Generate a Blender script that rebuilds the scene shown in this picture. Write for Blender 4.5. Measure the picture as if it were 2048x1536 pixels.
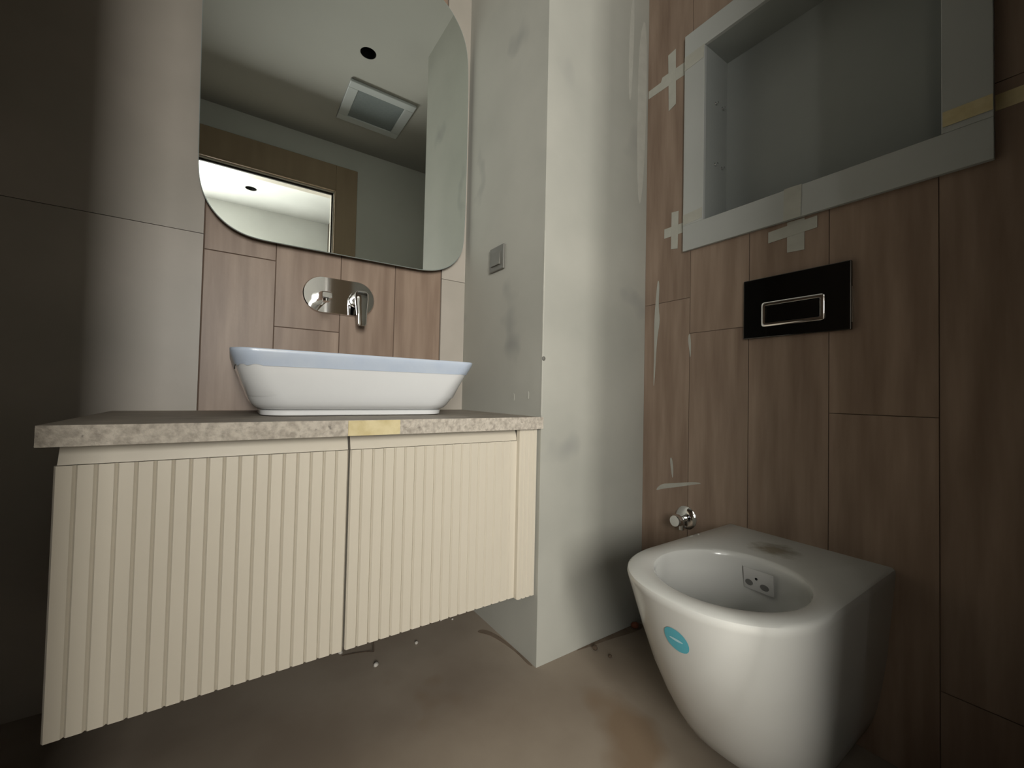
import bpy, bmesh, math, random
from mathutils import Vector, Matrix
random.seed(7)
for o in list(bpy.data.objects):
    bpy.data.objects.remove(o, do_unlink=True)
SC = bpy.context.scene
COL = SC.collection

# ------------------------------------------------------------------ camera
S = 0.78                                   # metres per calibration unit
F, YAW, PITCH, ROLL = 827.8, 0.5971, 0.0240, 0.0218
CAM = Vector((-0.9567 * S, -1.2103 * S, 1.0 * S))
fwd = Vector((math.sin(YAW) * math.cos(PITCH), math.cos(YAW) * math.cos(PITCH), math.sin(PITCH)))
rgt = Vector((math.cos(YAW), -math.sin(YAW), 0))
upv = rgt.cross(fwd)
r2 = math.cos(ROLL) * rgt + math.sin(ROLL) * upv
u2 = -math.sin(ROLL) * rgt + math.cos(ROLL) * upv
cd = bpy.data.cameras.new('camera')
cd.sensor_fit = 'HORIZONTAL'; cd.sensor_width = 36.0; cd.lens = F * 36.0 / 2048.0
cd.clip_start = 0.01; cd.clip_end = 60
cam = bpy.data.objects.new('camera', cd); COL.objects.link(cam)
cam.matrix_world = Matrix(((r2.x, u2.x, -fwd.x, CAM.x), (r2.y, u2.y, -fwd.y, CAM.y), (r2.z, u2.z, -fwd.z, CAM.z), (0, 0, 0, 1)))
SC.camera = cam

# ------------------------------------------------------------------ world, daylight, exposure
w = bpy.data.worlds.new('world'); SC.world = w; w.use_nodes = True
w.node_tree.nodes['Background'].inputs[0].default_value = (0.55, 0.62, 0.70, 1)
w.node_tree.nodes['Background'].inputs[1].default_value = 0.3
SC.view_settings.view_transform = 'Standard'; SC.view_settings.look = 'None'
SC.view_settings.gamma = 1.0; SC.view_settings.use_curve_mapping = False
SC.view_settings.exposure = 1.2

def hall_light(name, loc, sx, sz, power, col=(1.0, 0.98, 0.935), rot=(math.pi / 2, 0, 0)):
    l = bpy.data.lights.new(name, 'AREA'); l.shape = 'RECTANGLE'; l.size = sx; l.size_y = sz
    l.energy = power; l.color = col
    o = bpy.data.objects.new(name, l); COL.objects.link(o)
    o.location = loc; o.rotation_euler = rot
    return o
SC.cycles.diffuse_bounces = 1; SC.cycles.glossy_bounces = 3; SC.cycles.max_bounces = 4; SC.cycles.transparent_max_bounces = 4
YF = -2.62                                 # far wall of the room outside the door
WIN = [(-0.99, -0.83, 0.80, 1.80, 13.5), (-2.05, -1.03, 0.80, 1.80, 23.0), (-2.68, -2.56, 1.45, 2.05, 2.8)]   # x0, x1, z0, z1, power of each added, unseen window
for (a, b, z0, z1, pw) in WIN:
    hall_light('window_daylight', ((a + b) / 2, YF + 0.015, (z0 + z1) / 2), b - a, z1 - z0, pw, rot=(math.pi / 2, 0, 0))  # area lights added to set the shadow edges cast through the doorway

# added upward fill to brighten the hall ceiling, set at the wide added window
hall_light('ground_bounce_daylight', (-1.525, YF + 0.02, 1.30), 1.0, 0.95, 10.0, rot=(math.radians(90 + 62), 0, 0))

# ------------------------------------------------------------------ node materials
def lin(c):
    return tuple(((v / 255) / 12.92 if v / 255 <= 0.04045 else ((v / 255 + 0.055) / 1.055) ** 2.4) for v in c) + (1,)

def mat(name, col, rough=0.5, metal=0.0, col2=None, scale=8.0, stretch=(1, 1, 1), bump=0.0, bscale=60, rand=0.0,
        coat=0.0, spots=None, detail=6, lo=0.3, hi=0.7, stain=None, spec=0.5):
    m = bpy.data.materials.new(name); m.use_nodes = True
    nt = m.node_tree; N = nt.nodes; L = nt.links
    b = N['Principled BSDF']
    b.inputs['Roughness'].default_value = rough; b.inputs['Metallic'].default_value = metal
    b.inputs['Specular IOR Level'].default_value = spec
    if coat: b.inputs['Coat Weight'].default_value = coat; b.inputs['Coat Roughness'].default_value = 0.08
    b.inputs['Base Color'].default_value = lin(col)
    tc = N.new('ShaderNodeTexCoord')
    src = tc.outputs['Object']
    if rand or col2 is not None:
        mp = N.new('ShaderNodeMapping'); mp.inputs['Scale'].default_value = stretch
        L.new(src, mp.inputs['Vector'])
        oi = N.new('ShaderNodeObjectInfo')
        ml = N.new('ShaderNodeMath'); ml.operation = 'MULTIPLY'; ml.inputs[1].default_value = 37.0
        L.new(oi.outputs['Random'], ml.inputs[0])
        nz = N.new('ShaderNodeTexNoise'); nz.noise_dimensions = '4D'
        nz.inputs['Scale'].default_value = scale; nz.inputs['Detail'].default_value = detail
        L.new(mp.outputs[0], nz.inputs['Vector']); L.new(ml.outputs[0], nz.inputs['W'])
        cr = N.new('ShaderNodeValToRGB')
        cr.color_ramp.elements[0].position = lo; cr.color_ramp.elements[0].color = lin(col2 or col)
        cr.color_ramp.elements[1].position = hi; cr.color_ramp.elements[1].color = lin(col)
        L.new(nz.outputs['Fac'], cr.inputs[0])
        out = cr.outputs[0]
        if rand:
            hs = N.new('ShaderNodeHueSaturation')
            mr = N.new('ShaderNodeMapRange'); mr.inputs['To Min'].default_value = 1 - rand; mr.inputs['To Max'].default_value = 1 + rand
            L.new(oi.outputs['Random'], mr.inputs['Value']); L.new(mr.outputs[0], hs.inputs['Value'])
            L.new(out, hs.inputs['Color']); out = hs.outputs['Color']
        if spots:                                           # (colour, scale, threshold)
            vz = N.new('ShaderNodeTexNoise'); vz.inputs['Scale'].default_value = spots[1]; vz.inputs['Detail'].default_value = 3
            L.new(src, vz.inputs['Vector'])
            c2 = N.new('ShaderNodeValToRGB'); c2.color_ramp.elements[0].position = spots[2]; c2.color_ramp.elements[1].position = spots[2] + 0.09
            L.new(vz.outputs['Fac'], c2.inputs[0])
            mx = N.new('ShaderNodeMix'); mx.data_type = 'RGBA'
            L.new(c2.outputs[0], mx.inputs['Factor']); L.new(out, mx.inputs['A']); mx.inputs['B'].default_value = lin(spots[0])
            out = mx.outputs['Result']
        if stain:                                           # (colour, centre, radius, strength): a smudge with its own ragged shape
            vs = N.new('ShaderNodeVectorMath'); vs.operation = 'DISTANCE'; vs.inputs[1].default_value = stain[1]
            wn = N.new('ShaderNodeTexNoise'); wn.inputs['Scale'].default_value = 45
            L.new(src, wn.inputs['Vector'])
            ad = N.new('ShaderNodeMixRGB'); ad.blend_type = 'ADD'; ad.inputs[0].default_value = 0.05
            L.new(src, ad.inputs[1]); L.new(wn.outputs['Color'], ad.inputs[2])
            L.new(ad.outputs[0], vs.inputs[0])
            ms = N.new('ShaderNodeMapRange'); ms.inputs['From Min'].default_value = stain[2] * 0.3; ms.inputs['From Max'].default_value = stain[2]
            ms.inputs['To Min'].default_value = stain[3]; ms.inputs['To Max'].default_value = 0
            L.new(vs.outputs['Value'], ms.inputs['Value'])
            mx = N.new('ShaderNodeMix'); mx.data_type = 'RGBA'
            L.new(ms.outputs[0], mx.inputs['Factor']); L.new(out, mx.inputs['A']); mx.inputs['B'].default_value = lin(stain[0])
            out = mx.outputs['Result']
        L.new(out, b.inputs['Base Color'])
    if bump:
        bz = N.new('ShaderNodeTexNoise'); bz.inputs['Scale'].default_value = bscale; bz.inputs['Detail'].default_value = 5
        L.new(src, bz.inputs['Vector'])
        bp = N.new('ShaderNodeBump'); bp.inputs['Strength'].default_value = bump; bp.inputs['Distance'].default_value = 0.004
        L.new(bz.outputs['Fac'], bp.inputs['Height']); L.new(bp.outputs[0], b.inputs['Normal'])
    return m

M = dict(
    wood=mat('wood_plank', (176, 153, 133), 0.42, col2=(138, 115, 97), scale=3.0, stretch=(9, 9, 0.9), rand=0.05, bump=0.05, bscale=90, detail=8,
             spots=((118, 96, 80), 5.0, 0.68)),
    grout=mat('grout', (122, 102, 87), 0.9, col2=(112, 94, 80)),
    tile=mat('stone_tile', (190, 181, 168), 0.42, col2=(172, 165, 152), scale=3.0, lo=0.35, hi=0.65, bump=0.02),
    tile_edge=mat('tile_joint', (150, 142, 130), 0.8, col2=(138, 130, 120)),
    plaster=mat('skim_plaster', (186, 184, 172), 0.75, col2=(170, 169, 158), scale=2.2, lo=0.35, hi=0.62, bump=0.08, bscale=35,
                spots=((158, 157, 149), 3.0, 0.62)),
    ceiling=mat('ceiling_paint', (206, 203, 194), 0.8, col2=(198, 195, 186), scale=2),
    plaster_door=mat('pale_plaster', (234, 232, 222), 0.75, col2=(224, 222, 212), scale=2.2, bump=0.08, bscale=35),  # door-wall plaster lightened, its colour standing in for missing bounce light
    hall=mat('hall_paint', (226, 227, 223), 0.8, col2=(212, 213, 209), scale=2.5),
    hallfloor=mat('hall_floor', (214, 205, 190), 0.6, col2=(202, 193, 178), scale=3),
    floor=mat('dusty_floor', (162, 149, 132), 0.7, col2=(138, 124, 108), scale=3.5, lo=0.3, hi=0.65, bump=0.12, bscale=40,
              spots=((134, 114, 92), 3.2, 0.62)),
    casing=mat('casing_laminate', (188, 164, 134), 0.5, col2=(176, 152, 124), scale=3, stretch=(6, 6, 0.8)),  # brown raised in tone to make up for missing bounce light
    jamb=mat('door_jamb', (226, 218, 204), 0.45, col2=(218, 210, 196)),
    seal=mat('rubber_seal', (58, 52, 46), 0.8, col2=(50, 45, 40)),
    lacquer=mat('beige_lacquer', (222, 212, 192), 0.42, col2=(218, 208, 188), scale=2, bump=0.02, bscale=300),
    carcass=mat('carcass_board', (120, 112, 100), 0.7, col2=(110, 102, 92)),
    stone=mat('stone_top', (172, 162, 148), 0.6, col2=(150, 141, 128), scale=18, bump=0.1, bscale=120),
    stone_edge=mat('stone_edge', (208, 198, 182), 0.75, col2=(168, 158, 144), scale=95, lo=0.32, hi=0.6, bump=0.8, bscale=150,
                   spots=((130, 122, 112), 70, 0.68)),
    ceramic=mat('white_ceramic', (246, 246, 243), 0.12, col2=(244, 244, 241), coat=0.3),
    toilet=mat('toilet_ceramic', (216, 215, 208), 0.16, col2=(213, 212, 204), coat=0.3,
               stain=((120, 104, 70), (0.372, -0.450, 0.445), 0.060, 0.7)),
    film=mat('blue_film', (212, 222, 234), 0.3, col2=(202, 214, 230), scale=20, bump=0.15, bscale=40),
    chrome=mat('chrome', (225, 225, 225), 0.06, metal=1.0),
    mirror=mat('mirror_silver', (232, 238, 234), 0.004, metal=1.0),
    mirror_edge=mat('mirror_edge', (150, 160, 156), 0.2, col2=(140, 150, 146)),
    black=mat('black_recess', (8, 8, 8), 0.8, col2=(6, 6, 6)),
    blackglass=mat('black_glass', (12, 13, 13), 0.07, col2=(10, 11, 11), coat=0.5),
    switch=mat('grey_switch', (118, 116, 108), 0.45, col2=(112, 110, 102)),
    whiteboard=mat('white_board', (200, 202, 196), 0.5, col2=(192, 194, 188), scale=4),
    greyboard=mat('grey_board', (176, 180, 174), 0.55, col2=(168, 172, 166), scale=4),
    vent=mat('vent_white', (225, 228, 226), 0.5, col2=(220, 223, 221)),
    ventgrey=mat('vent_grille', (150, 158, 158), 0.6, col2=(142, 150, 150), scale=90),
    tape=mat('masking_tape', (202, 201, 188), 0.7, col2=(192, 191, 178), scale=30, bump=0.15, bscale=120),
    tapey=mat('yellow_tape', (228, 212, 166), 0.65, col2=(208, 190, 138), scale=26, bump=0.35, bscale=70, lo=0.35, hi=0.6),
    putty=mat('putty', (196, 194, 182), 0.8, col2=(186, 184, 172), scale=30),
    sticker=mat('blue_sticker', (96, 186, 200), 0.4, col2=(90, 180, 196)),
    paper=mat('paper_label', (214, 212, 206), 0.6, col2=(208, 206, 200)),
    ink=mat('grey_ink', (120, 118, 114), 0.7, col2=(116, 114, 110)),
    whiteink=mat('white_print', (190, 228, 234), 0.6, col2=(184, 224, 230)),
    clay=mat('orange_clay', (150, 88, 62), 0.8, col2=(130, 78, 56)),
    crumb=mat('plaster_crumb', (214, 208, 196), 0.85, col2=(200, 194, 182)),
    dirt=mat('floor_dirt', (128, 112, 95), 0.9, col2=(108, 92, 76), scale=40),
    dark=mat('dark_dirt', (98, 82, 66), 0.9, col2=(82, 68, 54), scale=40),
)

# ------------------------------------------------------------------ mesh helpers
def bm_box(bm, x0, x1, y0, y1, z0, z1, mi=0):
    v = [bm.verts.new(p) for p in ((x0, y0, z0), (x1, y0, z0), (x1, y1, z0), (x0, y1, z0), (x0, y0, z1), (x1, y0, z1), (x1, y1, z1), (x0, y1, z1))]
    for f in ((0, 3, 2, 1), (4, 5, 6, 7), (0, 1, 5, 4), (1, 2, 6, 5), (2, 3, 7, 6), (3, 0, 4, 7)):
        bm.faces.new([v[i] for i in f]).material_index = mi

def bm_prism(bm, pts, a, b, axis):
    """pts 2D outline extruded along an axis from a to b (pts are the two other coordinates in x,y,z order)."""
    def P(p, t):
        return {'x': (t, p[0], p[1]), 'y': (p[0], t, p[1]), 'z': (p[0], p[1], t)}[axis]
    A = [bm.verts.new(P(p, a)) for p in pts]; B = [bm.verts.new(P(p, b)) for p in pts]
    n = len(pts)
    bm.faces.new(A); bm.faces.new(B[::-1])
    for i in range(n):
        bm.faces.new((A[i], B[i], B[(i + 1) % n], A[(i + 1) % n]))

def bm_loft(bm, rings, cap0=True, cap1=True):
    R = [[bm.verts.new(p) for p in r] for r in rings]
    n = len(R[0])
    for a, b in zip(R, R[1:]):
        for i in range(n):
            bm.faces.new((a[i], a[(i + 1) % n], b[(i + 1) % n], b[i]))
    if cap0: bm.faces.new(R[0][::-1])
    if cap1: bm.faces.new(R[-1])

def circle(n, r, rz=None):
    rz = r if rz is None else rz
    return [(r * math.cos(2 * math.pi * i / n), rz * math.sin(2 * math.pi * i / n)) for i in range(n)]

def stadium(w, h, n=14):
    r = h / 2; pts = []
    for i in range(n + 1):
        a = math.pi / 2 + math.pi * i / n; pts.append((-w / 2 + r + r * math.cos(a), r * math.sin(a)))
    for i in range(n + 1):
        a = -math.pi / 2 + math.pi * i / n; pts.append((w / 2 - r + r * math.cos(a), r * math.sin(a)))
    return pts

def rrect(hx, hy, r, n=8, cx=0, cy=0):
    pts = []
    for k, (sx, sy) in enumerate(((1, 1), (-1, 1), (-1, -1), (1, -1))):
        for i in range(n + 1):
            a = math.pi / 2 * k + math.pi / 2 * i / n
            pts.append((cx + sx * (hx - r) + r * math.cos(a), cy + sy * (hy - r) + r * math.sin(a)))
    return pts

def obj(name, bm, m, parent=None, loc=None, smooth=None, bevel=0.0, kind=None, seg=2):
    """One mesh object; origin moved to loc (world) when given."""
    bmesh.ops.recalc_face_normals(bm, faces=bm.faces)
    if loc is not None:
        bmesh.ops.translate(bm, verts=bm.verts, vec=-Vector(loc))
    me = bpy.data.meshes.new(name); bm.to_mesh(me); bm.free()
    for mm in (m if isinstance(m, (list, tuple)) else [m]):
        me.materials.append(mm)
    o = bpy.data.objects.new(name, me); COL.objects.link(o)
    if parent is not None:
        o.parent = parent
        o.location = (Vector(loc) if loc is not None else Vector()) - wpos(parent)
    elif loc is not None:
        o.location = loc
    if smooth is not None:
        me.polygons.foreach_set('use_smooth', [True] * len(me.polygons))
        me.set_sharp_from_angle(angle=math.radians(smooth))
    if bevel:
        md = o.modifiers.new('bevel', 'BEVEL'); md.width = bevel; md.segments = seg; md.limit_method = 'ANGLE'; md.angle_limit = math.radians(40)
    if kind: o['kind'] = kind
    return o

def wpos(o):
    v = Vector(o.location)
    while o.parent is not None:
        o = o.parent; v += Vector(o.location)
    return v

def tag(o, label, cat, group=None, kind=None):
    o['label'] = label; o['category'] = cat
    if group: o['group'] = group
    if kind: o['kind'] = kind
    return o

def thing(name, loc, label, cat, group=None, kind=None):
    o = bpy.data.objects.new(name, None); COL.objects.link(o); o.location = loc; o.empty_display_size = 0.05
    return tag(o, label, cat, group, kind)

def box(name, x0, x1, y0, y1, z0, z1, m, parent=None, bevel=0.0, kind=None):
    bm = bmesh.new(); bm_box(bm, x0, x1, y0, y1, z0, z1)
    return obj(name, bm, m, parent, ((x0 + x1) / 2, (y0 + y1) / 2, z0), bevel=bevel, kind=kind)

def slab_with_hole(name, x0, x1, y0, y1, z, th, hole, r, m):
    bm = bmesh.new()
    o = [bm.verts.new((x, y, z)) for x, y in ((x0, y0), (x1, y0), (x1, y1), (x0, y1))]
    h = [bm.verts.new((hole[0] + a, hole[1] + b, z)) for a, b in circle(40, r)]
    es = [bm.edges.new((o[i], o[(i + 1) % 4])) for i in range(4)] + [bm.edges.new((h[i], h[(i + 1) % 40])) for i in range(40)]
    bmesh.ops.triangle_fill(bm, edges=es, use_beauty=True)
    ex = bmesh.ops.extrude_face_region(bm, geom=list(bm.faces))
    bmesh.ops.translate(bm, verts=[g for g in ex['geom'] if isinstance(g, bmesh.types.BMVert)], vec=(0, 0, th))
    return obj(name, bm, m, kind='structure')

# ------------------------------------------------------------------ dimensions
D, XW, ZC, YO, WT = 0.504, 0.457, 2.41, -1.03, 0.10      # back wall, right wall, ceiling, door wall, wall thickness
XL = -1.55                                               # left wall
DX0, DX1, DZ = -0.945, -0.225, 2.08                       # door opening

# ------------------------------------------------------------------ structure: bathroom
fl = box('floor', XL - 0.1, XW + 0.32, YO - WT, D + 0.12, -0.06, 0.0, M['floor'], kind='structure')
tag(fl, 'dusty brown-grey bathroom floor under the vanity and toilet', 'floor', kind='structure')

HOLE = (-0.246, -0.152)
ce = slab_with_hole('ceiling', XL - 0.1, XW + 0.32, YO - WT, D + 0.12, ZC, 0.12, HOLE, 0.037, M['ceiling'])
tag(ce, 'grey-white bathroom ceiling seen in the mirror', 'ceiling', kind='structure')

wb = box('wall_back', XL - 0.1, 0.001, D + 0.003, D + 0.12, 0, ZC, M['grout'], kind='structure')
tag(wb, 'back wall behind the vanity with wood planks between stone tiles', 'wall', kind='structure')

def piece(name, x0, x1, y0, y1, z0, z1, m, parent):
    return box(name, x0, x1, y0, y1, z0, z1, m, parent)

cols = [-0.820, -0.643, -0.4555, -0.274, -0.099]
joints = [[1.170], [0.970, 2.17], [0.40, 1.60], [0.55, 1.75]]
g = 0.0016
for i in range(4):
    zs = [0.0] + joints[i] + [ZC]
    for a, b in zip(zs, zs[1:]):
        piece('plank', cols[i] + g, cols[i + 1] - g, D, D + 0.0045, a + g, b - g, M['wood'], wb)
for (x0, x1) in ((XL - 0.05, -0.822), (-0.097, 0.0)):
    for a, b in ((0, 1.21), (1.21, ZC)):
        piece('stone_tile', x0, x1, D - 0.006, D + 0.0045, a + 0.0008, b - 0.0008, M['tile'], wb)

# right wall: backing with an opening for the recessed cabinet, planks in front
NY0, NY1, NZ0, NZ1 = -0.741, -0.222, 1.332, 1.886        # inner opening of the recess
FY0, FY1, FZ0, FZ1 = -0.812, -0.153, 1.250, 1.957        # outer edge of its frame
HY0, HY1, HZ0, HZ1 = NY0 - 0.022, NY1 + 0.022, NZ0 - 0.022, NZ1 + 0.022
bm = bmesh.new()
for (y0, y1, z0, z1) in ((YO, 0.02, 0, HZ0), (YO, 0.02, HZ1, ZC), (YO, HY0, HZ0, HZ1), (HY1, 0.02, HZ0, HZ1)):
    bm_box(bm, XW + 0.0025, XW + 0.14, y0, y1, z0, z1)
wr = obj('wall_right', bm, M['grout'], kind='structure')
tag(wr, 'wall of vertical wood planks behind the toilet', 'wall', kind='structure')
ycol = [0.0, -0.174, -0.356, -0.545, -0.735, -0.922, YO]
yj = [[1.10, 2.30], [0.985, 2.2], [0.30, 1.50], [0.75, 1.95], [0.20, 1.40], [0.9, 2.1]]
g = 0.0009
for i in range(6):
    zs = [0.0] + yj[i] + [ZC]
    y1, y0 = ycol[i] - g, ycol[i + 1] + g
    for a, b in zip(zs, zs[1:]):
        a += g; b -= g
        rects = []
        if y1 <= HY0 or y0 >= HY1 or b <= HZ0 or a >= HZ1:
            rects = [(y0, y1, a, b)]
        else:
            if a < HZ0: rects.append((y0, y1, a, HZ0))
            if b > HZ1: rects.append((y0, y1, HZ1, b))
            za, zb = max(a, HZ0), min(b, HZ1)
            if y0 < HY0: rects.append((y0, HY0, za, zb))
            if y1 > HY1: rects.append((HY1, y1, za, zb))
        if rects:
            bm = bmesh.new()
            for r in rects: bm_box(bm, XW, XW + 0.004, *r)
            obj('plank', bm, M['wood'], wr, loc=(XW, (y0 + y1) / 2, a))

# pier between vanity and toilet, plastered, with a metal corner bead
wp = box('wall_pier', 0.0, XW + 0.14, 0.0, D + 0.12, 0, ZC, M['plaster'], kind='structure')
tag(wp, 'grey skim-plastered pier between vanity and toilet', 'wall', kind='structure')
bm = bmesh.new(); bm_prism(bm, [(-0.0007, 0.004), (-0.0007, -0.0007), (0.003, -0.0007), (0.003, 0.0), (0.0, 0.0), (0.0, 0.004)], 0.72, 1.26, 'z')
obj('corner_bead', bm, M['putty'], wp)

wl = box('wall_left', XL - 0.1, XL, YO - WT, D + 0.12, 0, ZC, M['wood'], kind='structure')
tag(wl, 'dark left wall of the bathroom beyond the vanity', 'wall', kind='structure')

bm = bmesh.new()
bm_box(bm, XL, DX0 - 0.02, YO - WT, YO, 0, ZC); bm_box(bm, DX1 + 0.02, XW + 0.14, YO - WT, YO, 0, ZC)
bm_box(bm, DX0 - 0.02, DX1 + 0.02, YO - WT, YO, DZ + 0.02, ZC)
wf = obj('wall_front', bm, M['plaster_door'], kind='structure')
tag(wf, 'plastered wall with the doorway, seen in the mirror', 'wall', kind='structure')

# door frame: lining, stops and wide brown casing
df = thing('door_1', ((DX0 + DX1) / 2, YO - WT / 2, 0), 'open doorway with cream lining and wide brown casing, seen in mirror', 'doorway', kind='structure')
box('jamb', DX1, DX1 + 0.02, YO - WT, YO + 0.004, 0, DZ + 0.02, M['jamb'], df)
box('jamb', DX0 - 0.02, DX0, YO - WT, YO + 0.004, 0, DZ + 0.02, M['jamb'], df)
box('head_jamb', DX0, DX1, YO - WT, YO + 0.004, DZ, DZ + 0.02, M['jamb'], df)
box('head_seal', DX0, DX1, YO - 0.022, YO - 0.010, DZ - 0.012, DZ, M['seal'], df)
box('side_seal', DX1 - 0.008, DX1, YO - 0.022, YO - 0.010, 0, DZ, M['seal'], df)
cw = 0.135
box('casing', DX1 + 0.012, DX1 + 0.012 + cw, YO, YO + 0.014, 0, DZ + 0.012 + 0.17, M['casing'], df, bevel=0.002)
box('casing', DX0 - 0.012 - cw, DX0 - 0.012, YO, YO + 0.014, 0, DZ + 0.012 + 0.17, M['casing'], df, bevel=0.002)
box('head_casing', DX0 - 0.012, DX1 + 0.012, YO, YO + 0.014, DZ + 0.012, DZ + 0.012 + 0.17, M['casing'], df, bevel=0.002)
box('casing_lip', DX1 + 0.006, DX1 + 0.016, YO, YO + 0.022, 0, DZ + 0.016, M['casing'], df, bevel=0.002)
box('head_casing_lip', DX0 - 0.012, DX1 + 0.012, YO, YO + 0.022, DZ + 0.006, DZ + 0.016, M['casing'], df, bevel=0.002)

# ------------------------------------------------------------------ structure: room outside the door
HX0, HX1, HZC = -2.85, 0.020, 2.45
tag(box('floor_hall', HX0, HX1, YF - 0.1, YO - WT, -0.06, 0, M['hallfloor'], kind='structure'), 'pale floor of the room outside the door', 'floor', kind='structure')
HH = (-0.656, -2.20)
tag(slab_with_hole('ceiling_hall', HX0, HX1, YF - 0.1, YO - WT, HZC, 0.12, HH, 0.042, M['hall']), 'bright ceiling outside the door seen in the mirror', 'ceiling', kind='structure')
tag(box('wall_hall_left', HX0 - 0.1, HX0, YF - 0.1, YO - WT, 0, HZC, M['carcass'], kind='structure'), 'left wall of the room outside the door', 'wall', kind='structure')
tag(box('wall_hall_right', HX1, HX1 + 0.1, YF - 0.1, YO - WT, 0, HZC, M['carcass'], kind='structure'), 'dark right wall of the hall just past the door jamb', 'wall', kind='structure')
tag(box('wall_hall_near', HX0, XL - 0.1, YO - WT, YO - WT + 0.08, 0, HZC, M['hall'], kind='structure'), 'hall wall left of the bathroom', 'wall', kind='structure')
bm = bmesh.new()
xs = [HX0, WIN[2][0], WIN[2][1], WIN[1][0], WIN[1][1], WIN[0][0], WIN[0][1], HX1]
for i in range(0, 8, 2): bm_box(bm, xs[i], xs[i + 1], YF - 0.1, YF, 0, HZC)
for (a, b, z0, z1, pw) in WIN:
    bm_box(bm, a, b, YF - 0.1, YF, 0, z0); bm_box(bm, a, b, YF - 0.1, YF, z1, HZC)
tag(obj('wall_hall_far', bm, M['hall'], kind='structure'), 'far white wall of the room outside, top edge in the mirror', 'wall', kind='structure')
glass = bpy.data.materials.new('window_pane'); glass.use_nodes = True
gn = glass.node_tree; gn.nodes.remove(gn.nodes['Principled BSDF'])
g1 = gn.nodes.new('ShaderNodeBsdfTransparent'); g2 = gn.nodes.new('ShaderNodeBsdfGlossy'); g2.inputs['Roughness'].default_value = 0.05
gm = gn.nodes.new('ShaderNodeMixShader'); gm.inputs[0].default_value = 0.06
gn.links.new(g1.outputs[0], gm.inputs[1]); gn.links.new(g2.outputs[0], gm.inputs[2]); gn.links.new(gm.outputs[0], gn.nodes['Material Output'].inputs[0])
for n, (a, b, WZ0, WZ1, pw) in enumerate(WIN):  # unseen windows added to house the lights that shape the doorway shadows
    t = thing('window_%d' % (n + 1), ((a + b) / 2, YF - 0.05, WZ0), ['narrow window', 'wide window', 'slim window'][n] + ' in the far wall of the room outside', 'window', kind='structure')
    for x0, x1, z0, z1 in ((a, a + 0.012, WZ0, WZ1), (b - 0.012, b, WZ0, WZ1), (a + 0.012, b - 0.012, WZ0, WZ0 + 0.012), (a + 0.012, b - 0.012, WZ1 - 0.012, WZ1)):
        box('window_frame', x0, x1, YF - 0.06, YF - 0.01, z0, z1, M['jamb'], t)
    box('pane', a + 0.012, b - 0.012, YF - 0.04, YF - 0.034, WZ0 + 0.012, WZ1 - 0.012, glass, t)

def can(name, c, z, r, label):
    bm = bmesh.new()
    rings = [[(c[0] + x, c[1] + y, z + dz) for x, y in circle(32, rr)] for rr, dz in ((r - 0.001, 0.001), (r - 0.001, 0.10), (0.004, 0.101))]
    bm_loft(bm, rings, cap0=False, cap1=True)
    o = obj(name, bm, M['black'], loc=(c[0], c[1], z), smooth=40)
    return tag(o, label, 'downlight', 'empty downlight cut-outs')
can('downlight_cutout', HOLE, ZC, 0.037, 'round black downlight hole in the bathroom ceiling, above the vent')
can('downlight_cutout', HH, HZC, 0.042, 'round black downlight hole in the hall ceiling, beyond the doorway')

vc = (-0.098, -0.545)
vt = thing('ceiling_vent', (vc[0], vc[1], ZC), 'square white exhaust vent on the ceiling, seen in mirror', 'vent')
h, hi_ = 0.180, 0.128
for x0, x1, y0, y1 in ((-h, h, -h, -hi_), (-h, h, hi_, h), (-h, -hi_, -hi_, hi_), (hi_, h, -hi_, hi_)):
    box('vent_frame', vc[0] + x0, vc[0] + x1, vc[1] + y0, vc[1] + y1, ZC - 0.014, ZC, M['vent'], vt, bevel=0.003)
box('grille', vc[0] - hi_, vc[0] + hi_, vc[1] - hi_, vc[1] + hi_, ZC - 0.008, ZC - 0.002, M['ventgrey'], vt)

# ------------------------------------------------------------------ vanity cabinet
ZD0, ZD1, ZB, ZT = 0.202, 0.646, 0.681, 0.715
YD = 0.030
vcab = thing('vanity_cabinet', (-0.49, 0.27, ZD0), 'beige wall-hung vanity cabinet with fluted doors under the stone top', 'cabinet')
box('body', -0.975, -0.001, 0.056, D - 0.008, ZD0 + 0.003, ZB - 0.001, M['carcass'], vcab)
DEP = 0.0045
def slat_mesh(x0, x1, z0, z1, YD, fl=0.0032):
    bm = bmesh.new()
    bm_prism(bm, [(x0, YD + DEP), (x0 + fl, YD), (x1 - fl, YD), (x1, YD + DEP)], z0, z1, 'z')
    return bm
def fluted(name, x0, x1, z0, z1, n, YD=YD):
    p = box(name, x0, x1, YD + DEP, YD + 0.020, z0, z1, M['lacquer'], vcab)
    pw = (x1 - x0) / n
    proto = None
    for i in range(n):
        xa = x0 + i * pw
        if proto is None:
            proto = obj('slat', slat_mesh(xa, xa + pw, z0, z1, YD), M['lacquer'], p, loc=(xa, YD, z0))
        else:
            c = proto.copy(); COL.objects.link(c); c.parent = p
            c.location = Vector((xa, YD, z0)) - wpos(p)
    return p
XG, XR = -0.520, -0.059
d1 = fluted('door', -0.980, XG - 0.002, ZD0, ZD1, 18)
d2 = fluted('door', XG + 0.002, XR, ZD0, ZD1, 18)
fp = fluted('filler_panel', XR - 0.004, -0.0015, ZD0, ZB - 0.001, 4, 0.012)
d1['label'] = 'left fluted door, darker towards its left end'
d2['label'] = 'right fluted door beside the pier'
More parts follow.
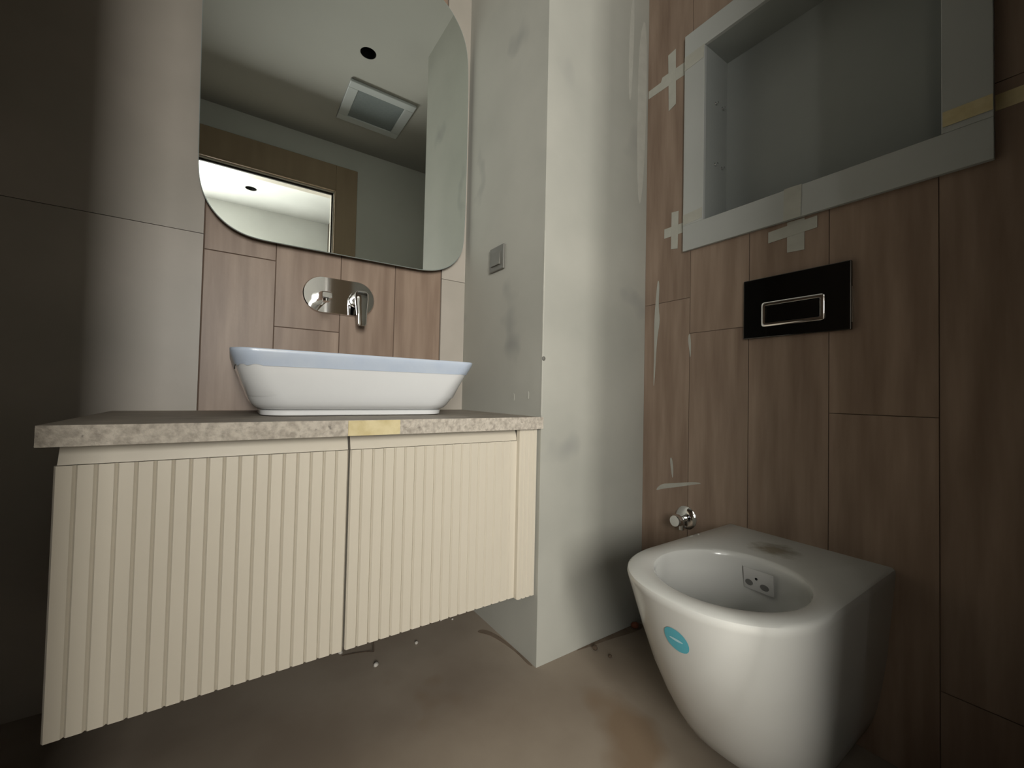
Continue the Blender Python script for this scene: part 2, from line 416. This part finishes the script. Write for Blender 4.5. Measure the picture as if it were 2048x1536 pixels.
for p, xa, xb in ((d1, -0.976, XG - 0.0035), (d2, XG + 0.002, XR - 0.002)):
    bm = bmesh.new()
    bm_prism(bm, [(YD + 0.003, ZD1 + 0.001), (YD + 0.020, ZD1 + 0.001), (YD + 0.020, ZB - 0.002), (YD + 0.013, ZB - 0.002)], xa, xb, 'x')
    obj('finger_pull', bm, M['lacquer'], p, loc=((xa + xb) / 2, YD, ZD1))

# ------------------------------------------------------------------ stone top
ct = thing('countertop', (-0.49, 0.25, ZB), 'thick grey-beige stone countertop carrying the white basin', 'countertop')
box('top_slab', -0.993, -0.0005, 0.004, D - 0.0065, ZB, ZT, M['stone'], ct)
bm = bmesh.new(); bm_box(bm, -0.993, 0.0055, -0.004, 0.004, ZB, ZT)
bmesh.ops.subdivide_edges(bm, edges=[e for e in bm.edges if abs(e.verts[0].co.x - e.verts[1].co.x) > 0.5], cuts=60)
for v in bm.verts:
    if v.co.y < 0: v.co.y += random.uniform(-0.0006, 0.0006)
obj('front_edge', bm, M['stone_edge'], ct, loc=(-0.49, 0, ZB))

# ------------------------------------------------------------------ vessel basin
bx, by = -0.455, 0.288
ba = thing('vessel_basin', (bx, by, ZT), 'white rectangular vessel basin standing on the stone countertop', 'basin')
def ring(hx, hy, r, z):
    return [(x, y, z) for x, y in rrect(hx, hy, r, 10, bx, by)]
prof = [(0.226, 0.122, 0.060, ZT + 0.0005), (0.231, 0.127, 0.062, ZT + 0.003), (0.232, 0.128, 0.062, ZT + 0.0125), (0.230, 0.126, 0.061, ZT + 0.0145), (0.224, 0.120, 0.058, ZT + 0.016)]
bm = bmesh.new(); bm_loft(bm, [ring(*p) for p in prof]); obj('foot', bm, M['ceramic'], ba, loc=(bx, by, ZT), smooth=50)
ZR = 0.866
out = []
for t, (hx, hy, r) in ((0.0, (0.224, 0.120, 0.058)), (0.008, (0.233, 0.129, 0.064)), (0.04, (0.2425, 0.1385, 0.072)), (0.10, (0.250, 0.146, 0.076)), (0.17, (0.2555, 0.1515, 0.076)), (0.3, (0.263, 0.159, 0.070)),
                       (0.6, (0.277, 0.173, 0.058)), (0.85, (0.289, 0.185, 0.048)), (0.985, (0.2955, 0.1915, 0.044)), (1.0, (0.2945, 0.1905, 0.043))):
    out.append((hx, hy, r, ZT + 0.0158 + t * (ZR - ZT - 0.0158)))
def basin_at(z):
    for a, b in zip(out, out[1:]):
        if a[3] <= z <= b[3]:
            f = (z - a[3]) / (b[3] - a[3]); return tuple(a[k] + f * (b[k] - a[k]) for k in range(3))
    return out[-1][:3]
inn = [(0.2885, 0.1845, 0.040, ZR), (0.2875, 0.1835, 0.040, ZR - 0.003), (0.275, 0.171, 0.05, 0.815), (0.26, 0.155, 0.06, 0.765), (0.235, 0.13, 0.07, 0.740), (0.12, 0.06, 0.05, 0.733), (0.02, 0.02, 0.0199, 0.731)]
bm = bmesh.new(); bm_loft(bm, [ring(*p) for p in out + inn]); obj('bowl', bm, M['ceramic'], ba, loc=(bx, by, ZT), smooth=60)
bm = bmesh.new()
rings = []
for z, off in ((0.8315, 0.0012), (0.838, 0.0014), (0.848, 0.0015), (0.858, 0.0013), (ZR, 0.0012), (ZR + 0.0012, 0.0005)):
    hx, hy, r = basin_at(min(z, ZR)); rr = ring(hx + off, hy + off, r, z)
    if z < 0.833:
        rr = [(x, y, q + (0.0022 * math.sin(k * 1.7) + random.uniform(-0.0012, 0.0012) if x < bx - 0.20 else random.uniform(-0.0004, 0.0004))) for k, (x, y, q) in enumerate(rr)]
    rings.append(rr)
rings.append(ring(0.2892, 0.1852, 0.040, ZR + 0.0012)); rings.append(ring(0.2882, 0.1842, 0.04, ZR - 0.001))
bm_loft(bm, rings, False, False)
fo = obj('protective_film', bm, M['film'], ba, loc=(bx, by, ZT), smooth=60); fo['label'] = 'pale blue protective film around the rim'

# ------------------------------------------------------------------ yellow tape on the stone edge
bm = bmesh.new(); bm_box(bm, -0.533, -0.4185, -0.0062, -0.0042, ZB + 0.0005, ZT - 0.0005)
tag(obj('masking_tape_strip', bm, M['tapey'], loc=(-0.475, -0.005, ZB)), 'crumpled yellow masking tape on the front edge of the countertop', 'tape')

# ------------------------------------------------------------------ mirror
mir = [(-0.843, 1.84), (-0.842, 1.69), (-0.8405, 1.54), (-0.839, 1.43), (-0.838, 1.374), (-0.832, 1.333), (-0.819, 1.296), (-0.796, 1.262), (-0.765, 1.236), (-0.730, 1.221),
       (-0.694, 1.2155), (-0.653, 1.2145), (-0.424, 1.2165), (-0.238, 1.218), (-0.17, 1.220), (-0.117, 1.232), (-0.069, 1.260), (-0.035, 1.305), (-0.0225, 1.357), (-0.0195, 1.52), (-0.019, 1.735),
       (-0.021, 2.02), (-0.029, 2.105), (-0.050, 2.163), (-0.082, 2.207), (-0.118, 2.240), (-0.17, 2.264), (-0.24, 2.272), (-0.62, 2.272), (-0.70, 2.262), (-0.76, 2.235), (-0.80, 2.195), (-0.826, 2.14), (-0.838, 2.08), (-0.842, 2.0)]
def smooth_loop(p, it=2):
    for _ in range(it):
        q = []
        for i in range(len(p)):
            a, b = p[i], p[(i + 1) % len(p)]
            q += [(a[0] * .75 + b[0] * .25, a[1] * .75 + b[1] * .25), (a[0] * .25 + b[0] * .75, a[1] * .25 + b[1] * .75)]
        p = q
    return p
mir = smooth_loop(mir)
YM = 0.468
mt = thing('wall_mirror', (-0.43, YM + 0.01, 1.2145), 'rounded frameless wall mirror above the basin reflecting ceiling and doorway', 'mirror')
bm = bmesh.new(); bm_prism(bm, mir, YM + 0.0006, YM + 0.006, 'y'); obj('glass_edge', bm, M['mirror_edge'], mt, loc=(-0.43, YM, 1.2145))
cxm, czm = -0.43, 1.74
bm = bmesh.new(); bm.faces.new([bm.verts.new((cxm + (x - cxm) * 0.9965, YM, czm + (z - czm) * 0.9970)) for x, z in mir])
bmesh.ops.triangulate(bm, faces=bm.faces)
bm2 = bmesh.ops.extrude_face_region(bm, geom=list(bm.faces))
bmesh.ops.translate(bm, verts=[v for v in bm2['geom'] if isinstance(v, bmesh.types.BMVert)], vec=(0, 0.0005, 0))
obj('mirror_glass', bm, M['mirror'], mt, loc=(-0.43, YM, 1.2145))
box('back_box', -0.76, -0.10, YM + 0.006, D, 1.30, 2.20, M['black'], mt)

# ------------------------------------------------------------------ wall mixer tap
fx, fz = -0.4575, 1.086
fa = thing('wall_faucet', (fx, D, fz), 'chrome wall-mounted basin mixer with oval plate below the mirror', 'faucet')
bm = bmesh.new()
st = stadium(0.222, 0.116, 16)
bm_loft(bm, [[(fx + x * k, y, fz + z * k) for x, z in st] for y, k in ((D, 1.0), (D - 0.008, 1.0), (D - 0.011, 0.975))])
obj('plate', bm, M['chrome'], fa, loc=(fx, D, fz), smooth=35)
def tube(bm, a, b, ra, rb, n=20, e=1.0):
    a, b = Vector(a), Vector(b); d = (b - a).normalized()
    s = d.cross(Vector((0, 0, 1)))
    if s.length < 1e-3: s = Vector((1, 0, 0))
    s.normalize(); t = s.cross(d)
    rings = []
    for p, r in ((a, ra), (b, rb)):
        rings.append([p + s * (r * math.cos(2 * math.pi * i / n)) + t * (r * e * math.sin(2 * math.pi * i / n)) for i in range(n)])
    bm_loft(bm, [[tuple(v) for v in r] for r in rings])
# spout: flat bar leaving the plate and dropping slightly, aerator under its tip
sx, sz = -0.523, 1.070
bm = bmesh.new()
sec = [(0.000, 0.019, 0.018), (0.05, 0.017, 0.016), (0.10, 0.016, 0.013), (0.145, 0.015, 0.010), (0.150, 0.012, 0.007)]
bm_loft(bm, [[(sx + x, D - 0.010 - d, sz - d * 0.10 + z) for x, z in rrect(hx, hz, min(hx, hz) * 0.45, 4)] for d, hx, hz in sec])
spo = obj('spout', bm, M['chrome'], fa, loc=(sx, D - 0.01, sz), smooth=35)
bm = bmesh.new(); tube(bm, (sx, D - 0.145, sz - 0.020), (sx, D - 0.146, sz - 0.032), 0.0105, 0.010)
obj('aerator', bm, M['chrome'], spo, smooth=35)
# handle: cylinder with a collar, lever hanging from its end
hx_, hz_ = -0.402, 1.083
bm = bmesh.new(); tube(bm, (hx_, D - 0.010, hz_), (hx_, D - 0.020, hz_), 0.029, 0.028, 28)
obj('collar', bm, M['chrome'], fa, smooth=35)
bm = bmesh.new(); tube(bm, (hx_, D - 0.020, hz_), (hx_, D - 0.056, hz_), 0.0225, 0.0215, 28)
han = obj('handle', bm, M['chrome'], fa, smooth=35)
bm = bmesh.new()
lev = []
for z, hw, y0, y1 in ((hz_ + 0.020, 0.014, 0.052, 0.066), (hz_ + 0.012, 0.0205, 0.052, 0.070), (hz_ - 0.010, 0.0205, 0.053, 0.072), (hz_ - 0.05, 0.0165, 0.060, 0.075), (hz_ - 0.088, 0.0140, 0.068, 0.078), (hz_ - 0.094, 0.010, 0.070, 0.077)):
    lev.append([(hx_ + x, D - (y0 + y1) / 2 + y, z) for x, y in rrect(hw, (y1 - y0) / 2, (y1 - y0) * 0.3, 4)])
bm_loft(bm, lev); obj('lever', bm, M['chrome'], han, smooth=40)

# ------------------------------------------------------------------ light switch on the pier
sw = thing('light_switch', (0.0, 0.253, 1.241), 'grey rocker light switch on the pier beside the mirror', 'switch')
bm = bmesh.new(); bm_box(bm, -0.009, 0.0, 0.209, 0.297, 1.199, 1.283); obj('plate', bm, M['switch'], sw, loc=(0, 0.253, 1.241), bevel=0.003)
bm = bmesh.new(); bm_prism(bm, [(-0.009, 1.262), (-0.0105, 1.262), (-0.0155, 1.216), (-0.009, 1.216)], 0.226, 0.280, 'y')
obj('rocker', bm, M['switch'], sw, loc=(-0.009, 0.253, 1.241), bevel=0.001)

# ------------------------------------------------------------------ toilet
TY, TZ = -0.485, 0.420
to = thing('wall_hung_toilet', (XW, TY, 0.02), 'white wall-hung toilet bowl without a seat on the wood wall', 'toilet')
def dring(xf, hw, z, xr=XW, nose=0.19, n=2.25, ns=10, nf=40):
    xs_ = min(xf + nose, xr - 0.02); a = xs_ - xf
    pts = []
    for i in range(8): pts.append((xr, TY - hw + 2 * hw * i / 8))
    for i in range(ns): pts.append((xr + (xs_ - xr) * i / ns, TY + hw))
    for i in range(nf + 1):
        th = math.pi / 2 - math.pi * i / nf
        c, s_ = math.cos(th), math.sin(th)
        pts.append((xs_ - a * abs(c) ** (2 / n), TY + hw * math.copysign(abs(s_) ** (2 / n), s_)))
    for i in range(1, ns): pts.append((xs_ + (xr - xs_) * i / ns, TY - hw))
    return [(x, y, z) for x, y in pts]
body = [(0.157, 0.112, 0.020, .11), (0.134, 0.125, 0.030, .12), (0.107, 0.136, 0.050, .13), (0.082, 0.144, 0.072, .14), (0.058, 0.152, 0.105, .15), (0.027, 0.160, 0.155, .16), (-0.008, 0.168, 0.220, .17), (-0.044, 0.174, 0.300, .18), (-0.070, 0.1795, 0.365, .19), (-0.083, 0.182, 0.400, .19), (-0.0865, 0.1825, 0.410, .19), (-0.085, 0.181, 0.4165, .19), (-0.079, 0.176, TZ, .185)]
rings = [dring(xf, hw, z, nose=ns_) for xf, hw, z, ns_ in body]
ec = (0.110, -0.488)
top = rings[-1]
def ell(sx_, sy_, z, dx=0.0):
    r = []
    for x, y, _ in top:
        th = math.atan2((y - ec[1]) / 0.16, (x - ec[0]) / 0.22)
        r.append((ec[0] + dx + sx_ * math.cos(th), ec[1] + sy_ * math.sin(th), z))
    return r
rings += [ell(0.156, 0.147, TZ), ell(0.150, 0.141, TZ - 0.003), ell(0.146, 0.138, TZ - 0.012), ell(0.150, 0.141, TZ - 0.03), ell(0.150, 0.139, TZ - 0.08), ell(0.125, 0.115, TZ - 0.15, 0.01), ell(0.07, 0.065, TZ - 0.21, 0.02), ell(0.02, 0.02, TZ - 0.225, 0.03)]
bm = bmesh.new(); bm_loft(bm, rings)
obj('bowl', bm, M['toilet'], to, smooth=42)
# oval sticker on the front of the bowl, laid on the body surface
def on_body(s, z):
    """point on the bowl surface: s = ring parameter (float index), z height"""
    for a, b, pa, pb in zip(rings, rings[1:], body, body[1:]):
        if pa[2] <= z <= pb[2]:
            f = (z - pa[2]) / (pb[2] - pa[2]); i = int(s); fr = s - i
            A = Vector(a[i]).lerp(Vector(a[i + 1]), fr); B = Vector(b[i]).lerp(Vector(b[i + 1]), fr)
            return A.lerp(B, f)
def body_patch(pts2, s0, z0, off, ks, kz):
    bm = bmesh.new(); vs = []
    for (u, v) in pts2:
        p = on_body(s0 + u * ks, z0 + v * kz); q = on_body(s0 + u * ks + 0.3, z0 + v * kz); r = on_body(s0 + u * ks, z0 + v * kz + 0.01)
        nrm = (q - p).cross(r - p).normalized()
        if nrm.x > 0: nrm = -nrm
        vs.append((p + nrm * off))
    c = sum(vs, Vector()) / len(vs)
    return vs
def patch_obj(name, m, s0, z0, ru, rz_, off, parent, tilt=0.0):
    bm = bmesh.new()
    rows = []
    for k in range(5):
        f = k / 4
        rows.append(body_patch([(f * (x * math.cos(tilt) - y * math.sin(tilt)), f * (x * math.sin(tilt) + y * math.cos(tilt))) for x, y in circle(28, 1.0)], s0, z0, off, ru, rz_))
    cv = bm.verts.new(rows[0][0]); R = [[bm.verts.new(p) for p in r] for r in rows[1:]]
    for i in range(28): bm.faces.new((cv, R[0][i], R[0][(i + 1) % 28]))
    for a, b in zip(R, R[1:]):
        for i in range(28): bm.faces.new((a[i], b[i], b[(i + 1) % 28], a[(i + 1) % 28]))
    return obj(name, bm, m, parent, smooth=60)
S0, Z0S = 38.0, 0.338
stk = patch_obj('sticker', M['sticker'], S0, Z0S, 1.4, 0.0235, 0.0009, to)
stk['label'] = 'oval turquoise sticker'
patch_obj('print', M['whiteink'], S0, Z0S + 0.001, 0.75, 0.0028, 0.0014, stk, 0.15)
# paper label inside the bowl on the rear wall
lb = bmesh.new(); bm_box(lb, -0.0004, 0.0004, -0.032, 0.032, -0.024, 0.024)
lab = obj('paper_label', lb, M['paper'], to, bevel=0.0)
lab.location = Vector((0.2500, -0.482, 0.370)) - wpos(to); lab.rotation_euler = (0, math.radians(-6), 0)
for nm, yy, zz, ry, rz_ in (('label_hole', 0.004, 0.004, 0.003, 0.003), ('label_icon', -0.013, -0.010, 0.0095, 0.007), ('label_icon', 0.020, -0.009, 0.0085, 0.007)):
    b_ = bmesh.new(); bm_prism(b_, [(yy + a, zz + c) for a, c in circle(16, ry, rz_)], -0.0009, -0.0004, 'x')
    o = obj(nm, b_, M['ink'] if nm == 'label_icon' else M['black'], lab); o.location = (0, 0, 0)

# ------------------------------------------------------------------ flush plate
fpth = thing('flush_plate', (XW, -0.469, 1.03), 'black glass flush plate with a chrome-framed button above the toilet', 'flush plate')
box('plate', XW - 0.011, XW, -0.592, -0.346, 0.948, 1.112, M['blackglass'], fpth, bevel=0.002)
Y0, Y1, Z0, Z1 = -0.541, -0.396, 0.977, 1.042
bm = bmesh.new()
o_ = rrect((Y1 - Y0) / 2, (Z1 - Z0) / 2, 0.007, 5, (Y0 + Y1) / 2, (Z0 + Z1) / 2)
i_ = rrect((Y1 - Y0) / 2 - 0.009, (Z1 - Z0) / 2 - 0.009, 0.004, 5, (Y0 + Y1) / 2, (Z0 + Z1) / 2)
m_ = rrect((Y1 - Y0) / 2 - 0.004, (Z1 - Z0) / 2 - 0.004, 0.005, 5, (Y0 + Y1) / 2, (Z0 + Z1) / 2)
bm_loft(bm, [[(XW - 0.011, *p) for p in o_], [(XW - 0.016, *p) for p in o_], [(XW - 0.0185, *p) for p in m_], [(XW - 0.017, *p) for p in i_], [(XW - 0.011, *p) for p in i_]], False, False)
bf = obj('button_frame', bm, M['chrome'], fpth, smooth=50); bf['label'] = 'chrome button frame'
box('button', XW - 0.0135, XW - 0.011, Y0 + 0.0105, Y1 - 0.0105, Z0 + 0.0105, Z1 - 0.0105, M['blackglass'], fpth, bevel=0.001)
box('edge_trim', XW - 0.0095, XW - 0.001, -0.5945, -0.5922, 0.965, 1.05, M['chrome'], fpth)

# ------------------------------------------------------------------ recessed cabinet box
rc = thing('recessed_cabinet', (XW, (FY0 + FY1) / 2, FZ0), 'white framed cabinet box recessed into the wood wall above the flush plate', 'cabinet')
FP = 0.012
box('frame_rail', XW - FP, XW - 0.0005, FY0, FY1, FZ0, NZ0, M['whiteboard'], rc, bevel=0.0012)
box('frame_rail', XW - FP, XW - 0.0005, FY0, FY1, NZ1, FZ1, M['whiteboard'], rc, bevel=0.0012)
box('frame_stile', XW - FP, XW - 0.0005, NY1, FY1, NZ0, NZ1, M['whiteboard'], rc, bevel=0.0012)
box('frame_stile', XW - FP, XW - 0.0005, FY0, NY0, NZ0, NZ1, M['whiteboard'], rc, bevel=0.0012)
XB = 0.577
box('side_panel', XW - 0.001, XB, NY1, NY1 + 0.016, NZ0, NZ1, M['greyboard'], rc)
box('side_panel', XW - 0.001, XB, NY0 - 0.016, NY0, NZ0, NZ1, M['greyboard'], rc)
box('top_panel', XW - 0.001, XB, NY0, NY1, NZ1, NZ1 + 0.016, M['greyboard'], rc)
box('bottom_panel', XW - 0.001, XB, NY0, NY1, NZ0 - 0.016, NZ0, M['greyboard'], rc)
box('back_panel', XB, XB + 0.010, NY0 - 0.016, NY1 + 0.016, NZ0 - 0.016, NZ1 + 0.016, M['greyboard'], rc)
for sgn, yy in ((-1, NY1), (1, NY0)):
    for z in (1.525, 1.722):
        for x in (0.508, 0.548):
            bm = bmesh.new(); tube(bm, (x, yy, z), (x, yy + sgn * 0.010, z), 0.0035, 0.0035, 12)
            tube(bm, (x, yy, z), (x, yy + sgn * 0.002, z), 0.0055, 0.0055, 12)
            obj('shelf_pin', bm, M['chrome'], rc, smooth=35)

# ------------------------------------------------------------------ angle valve
av = thing('angle_valve', (XW, -0.170, 0.402), 'small chrome angle valve on the wood wall beside the toilet', 'valve')
def lathe_x(prof, y, z, n=28):
    return [[(x, y + a, z + b) for a, b in circle(n, r)] for x, r in prof]
bm = bmesh.new(); bm_loft(bm, lathe_x([(XW, 0.036), (XW - 0.004, 0.036), (XW - 0.010, 0.030), (XW - 0.013, 0.020)], -0.170, 0.402))
obj('escutcheon', bm, M['chrome'], av, smooth=40)
bm = bmesh.new(); bm_loft(bm, lathe_x([(XW - 0.012, 0.011), (XW - 0.040, 0.011)], -0.170, 0.402)); obj('stem', bm, M['chrome'], av, smooth=40)
bm = bmesh.new(); bm_loft(bm, lathe_x([(XW - 0.038, 0.017), (XW - 0.041, 0.0185), (XW - 0.060, 0.0185), (XW - 0.063, 0.016)], -0.170, 0.400)); obj('knob', bm, M['chrome'], av, smooth=40)
bm = bmesh.new(); tube(bm, (XW - 0.026, -0.170, 0.402), (XW - 0.026, -0.170, 0.368), 0.008, 0.008, 16); obj('outlet', bm, M['chrome'], av, smooth=40)

# ------------------------------------------------------------------ masking tape on and around the recessed cabinet
def strip(pts, x, label, m='tape', th=0.0006):
    """a thin strip of tape lying on a plane of constant x (or following a list of x values)"""
    bm = bmesh.new()
    n = len(pts)
    A = [bm.verts.new((x - 0.0003, *p)) for p in pts]; B = [bm.verts.new((x - 0.0003 - th, *p)) for p in pts]
    bm.faces.new(A); bm.faces.new(B[::-1])
    for i in range(n): bm.faces.new((A[i], B[i], B[(i + 1) % n], A[(i + 1) % n]))
    cy = sum(p[0] for p in pts) / n; cz = sum(p[1] for p in pts) / n
    return tag(obj('masking_tape_strip', bm, M[m], loc=(x, cy, cz)), label, 'tape', 'masking tape around the recessed cabinet')
XF = XW - FP
strip([(-0.004, 1.842), (-0.152, 1.842), (-0.152, 1.884), (-0.060, 1.886), (-0.055, 1.872), (-0.004, 1.870)], XW, 'horizontal masking tape between the pier and the cabinet frame, upper left')
strip([(-0.083, 1.948), (-0.112, 1.952), (-0.115, 1.762), (-0.088, 1.752)], XW - 0.0007, 'vertical masking tape crossing the horizontal one left of the cabinet frame')
strip([(-0.1535, 1.842), (-0.219, 1.846), (-0.221, 1.888), (-0.1535, 1.886)], XF, 'short masking tape on the upper left corner of the cabinet frame')
strip([(-0.076, 1.318), (-0.152, 1.318), (-0.152, 1.350), (-0.076, 1.350)], XW, 'small horizontal masking tape at the lower left of the cabinet frame')
strip([(-0.103, 1.275), (-0.128, 1.270), (-0.130, 1.395), (-0.104, 1.398)], XW - 0.0007, 'small upright masking tape at the lower left of the cabinet frame')
strip([(-0.1535, 1.335), (-0.219, 1.340), (-0.219, 1.372), (-0.1535, 1.368)], XF, 'faint masking tape on the lower left stile of the cabinet frame')
strip([(-0.447, 1.2505), (-0.488, 1.2505), (-0.490, 1.333), (-0.449, 1.335)], XF, 'upright masking tape on the bottom rail of the cabinet frame')
strip([(-0.452, 1.168), (-0.492, 1.166), (-0.492, 1.248), (-0.452, 1.248)], XW, 'upright masking tape on the wood just under the cabinet frame')
strip([(-0.406, 1.206), (-0.520, 1.214), (-0.520, 1.244), (-0.406, 1.236)], XW - 0.0007, 'horizontal masking tape crossing the upright one under the cabinet frame')
strip([(-0.743, 1.345), (-0.811, 1.345), (-0.811, 1.376), (-0.743, 1.376)], XF - 0.0005, 'yellowish masking tape on the right stile of the cabinet frame', 'tapey')
strip([(-0.8125, 1.345), (-0.93, 1.345), (-0.93, 1.376), (-0.8125, 1.376)], XW, 'yellowish masking tape on the dark wood right of the cabinet', 'tapey')

# ------------------------------------------------------------------ putty smears and dabs
def smear(pts, axis, val, label, m='putty', sign=-1):
    p = smooth_loop(pts, 2)
    bm = bmesh.new()
    a, b = (val + sign * 0.0002, val + sign * 0.0010)
    bm_prism(bm, p, a, b, axis)
    c = (sum(q[0] for q in p) / len(p), sum(q[1] for q in p) / len(p))
    loc = {'x': (val, *c), 'y': (c[0], val, c[1]), 'z': (*c, val)}[axis]
    if axis == 'z':
        return tag(obj('dirt_streak', bm, M[m], loc=loc), label, 'dirt')
    return tag(obj('putty_smear', bm, M[m], loc=loc), label, 'smear', 'putty smears on the walls')
smear([(-0.052, 1.185), (-0.060, 1.170), (-0.056, 1.09), (-0.064, 1.04), (-0.052, 0.98), (-0.046, 0.85), (-0.040, 0.80), (-0.042, 0.95), (-0.040, 1.04), (-0.046, 1.12)], 'x', XW, 'long thin white putty smear running down the wood beside the pier')
smear([(-0.052, 0.462), (-0.075, 0.490), (-0.115, 0.499), (-0.20, 0.520), (-0.222, 0.518), (-0.20, 0.512), (-0.13, 0.489), (-0.085, 0.476)], 'x', XW, 'faint slanting putty smear on the wood above the chrome valve')
smear([(-0.108, 0.580), (-0.114, 0.540), (-0.120, 0.510), (-0.122, 0.545), (-0.116, 0.585)], 'x', XW, 'short upright putty smear on the wood above the chrome valve')
smear([(-0.168, 0.97), (-0.174, 0.93), (-0.178, 0.90), (-0.180, 0.95), (-0.175, 0.99)], 'x', XW, 'tiny upright putty streak on the wood left of the flush plate')
smear([(0.442, 2.15), (0.405, 2.05), (0.400, 1.75), (0.405, 1.52), (0.418, 1.44), (0.432, 1.50), (0.440, 1.60), (0.450, 1.85)], 'y', 0.0, 'long pale putty smear on the pier along the wood corner')
smear([(0.375, 2.20), (0.355, 2.10), (0.352, 1.85), (0.362, 1.78), (0.372, 1.88), (0.378, 2.05)], 'y', 0.0, 'fainter upright putty smear high on the pier')
smear([(0.141, 0.784), (0.137, 0.774), (0.139, 0.757), (0.144, 0.762), (0.146, 0.776)], 'x', 0.0, 'left of two small white putty drips above the countertop')
smear([(0.064, 0.792), (0.060, 0.780), (0.062, 0.764), (0.067, 0.768), (0.068, 0.782)], 'x', 0.0, 'right of two small white putty drips above the countertop')
smear([(-0.001, 0.005), (-0.012, 0.02), (-0.007, 0.08), (-0.015, 0.15), (-0.03, 0.21), (-0.06, 0.245), (-0.03, 0.25), (-0.008, 0.20), (-0.001, 0.12)], 'z', 0.0, 'brown dirt streak on the floor along the pier under the vanity', 'dirt', 1)
smear([(0.13, -0.001), (0.20, -0.010), (0.28, -0.016), (0.36, -0.030), (0.44, -0.034), (0.45, -0.002), (0.30, -0.001)], 'z', 0.0, 'dark dirt streak on the floor along the front of the pier', 'dirt', 1)
bm = bmesh.new(); bmesh.ops.create_icosphere(bm, subdivisions=2, radius=0.0065, matrix=Matrix.Translation((0.0045, -0.001, 0.885)) @ Matrix.Diagonal((1, 0.4, 1.05, 1)))
tag(obj('putty_dab', bm, M['switch'], loc=(0.0045, -0.001, 0.885), smooth=180), 'small round grey putty dab on the pier edge', 'putty')

# ------------------------------------------------------------------ crumbs on the floor
def crumb(x, y, r, label, m='crumb', name='plaster_crumb', cat='crumb'):
    bm = bmesh.new(); bmesh.ops.create_icosphere(bm, subdivisions=2, radius=r)
    for v in bm.verts: v.co *= random.uniform(0.75, 1.15)
    for v in bm.verts: v.co.z *= 0.75
    mn = min(v.co.z for v in bm.verts)
    bmesh.ops.translate(bm, verts=bm.verts, vec=(x, y, -mn))
    return tag(obj(name, bm, M[m], loc=(x, y, 0), smooth=50), label, cat, 'crumbs on the floor under the vanity')
crumb(-0.380, 0.248, 0.0078, 'largest white plaster crumb on the floor under the vanity')
crumb(-0.245, 0.287, 0.0055, 'second largest plaster crumb, right of the large one on the floor')
crumb(-0.127, 0.367, 0.005, 'small plaster crumb near the bottom edge of the right door')
crumb(-0.091, 0.352, 0.004, 'smallest plaster crumb, nearest the pier under the vanity')
crumb(-0.453, 0.361, 0.007, 'pale plaster crumb below the gap between the two doors')
crumb(0.204, -0.031, 0.009, 'dark dirt lump on the floor in front of the pier', 'dark', 'dirt_lump', 'dirt')
crumb(0.216, -0.081, 0.006, 'small dark dirt lump between the pier and the toilet', 'dark', 'dirt_lump', 'dirt')
crumb(0.405, 0.0 - 0.018, 0.014, 'orange clay lump at the foot of the pier beside the toilet', 'clay', 'clay_lump', 'clay lump')
bm = bmesh.new()
pts = [(-0.452, 0.345, 0.002), (-0.42, 0.335, 0.004), (-0.385, 0.325, 0.003), (-0.372, 0.30, 0.012), (-0.362, 0.345, 0.03)]
for a, b in zip(pts, pts[1:]): tube(bm, a, b, 0.0012, 0.0012, 8)
tag(obj('wire_scrap', bm, M['dark'], smooth=60), 'thin dark bent wire scrap on the floor under the vanity', 'wire')
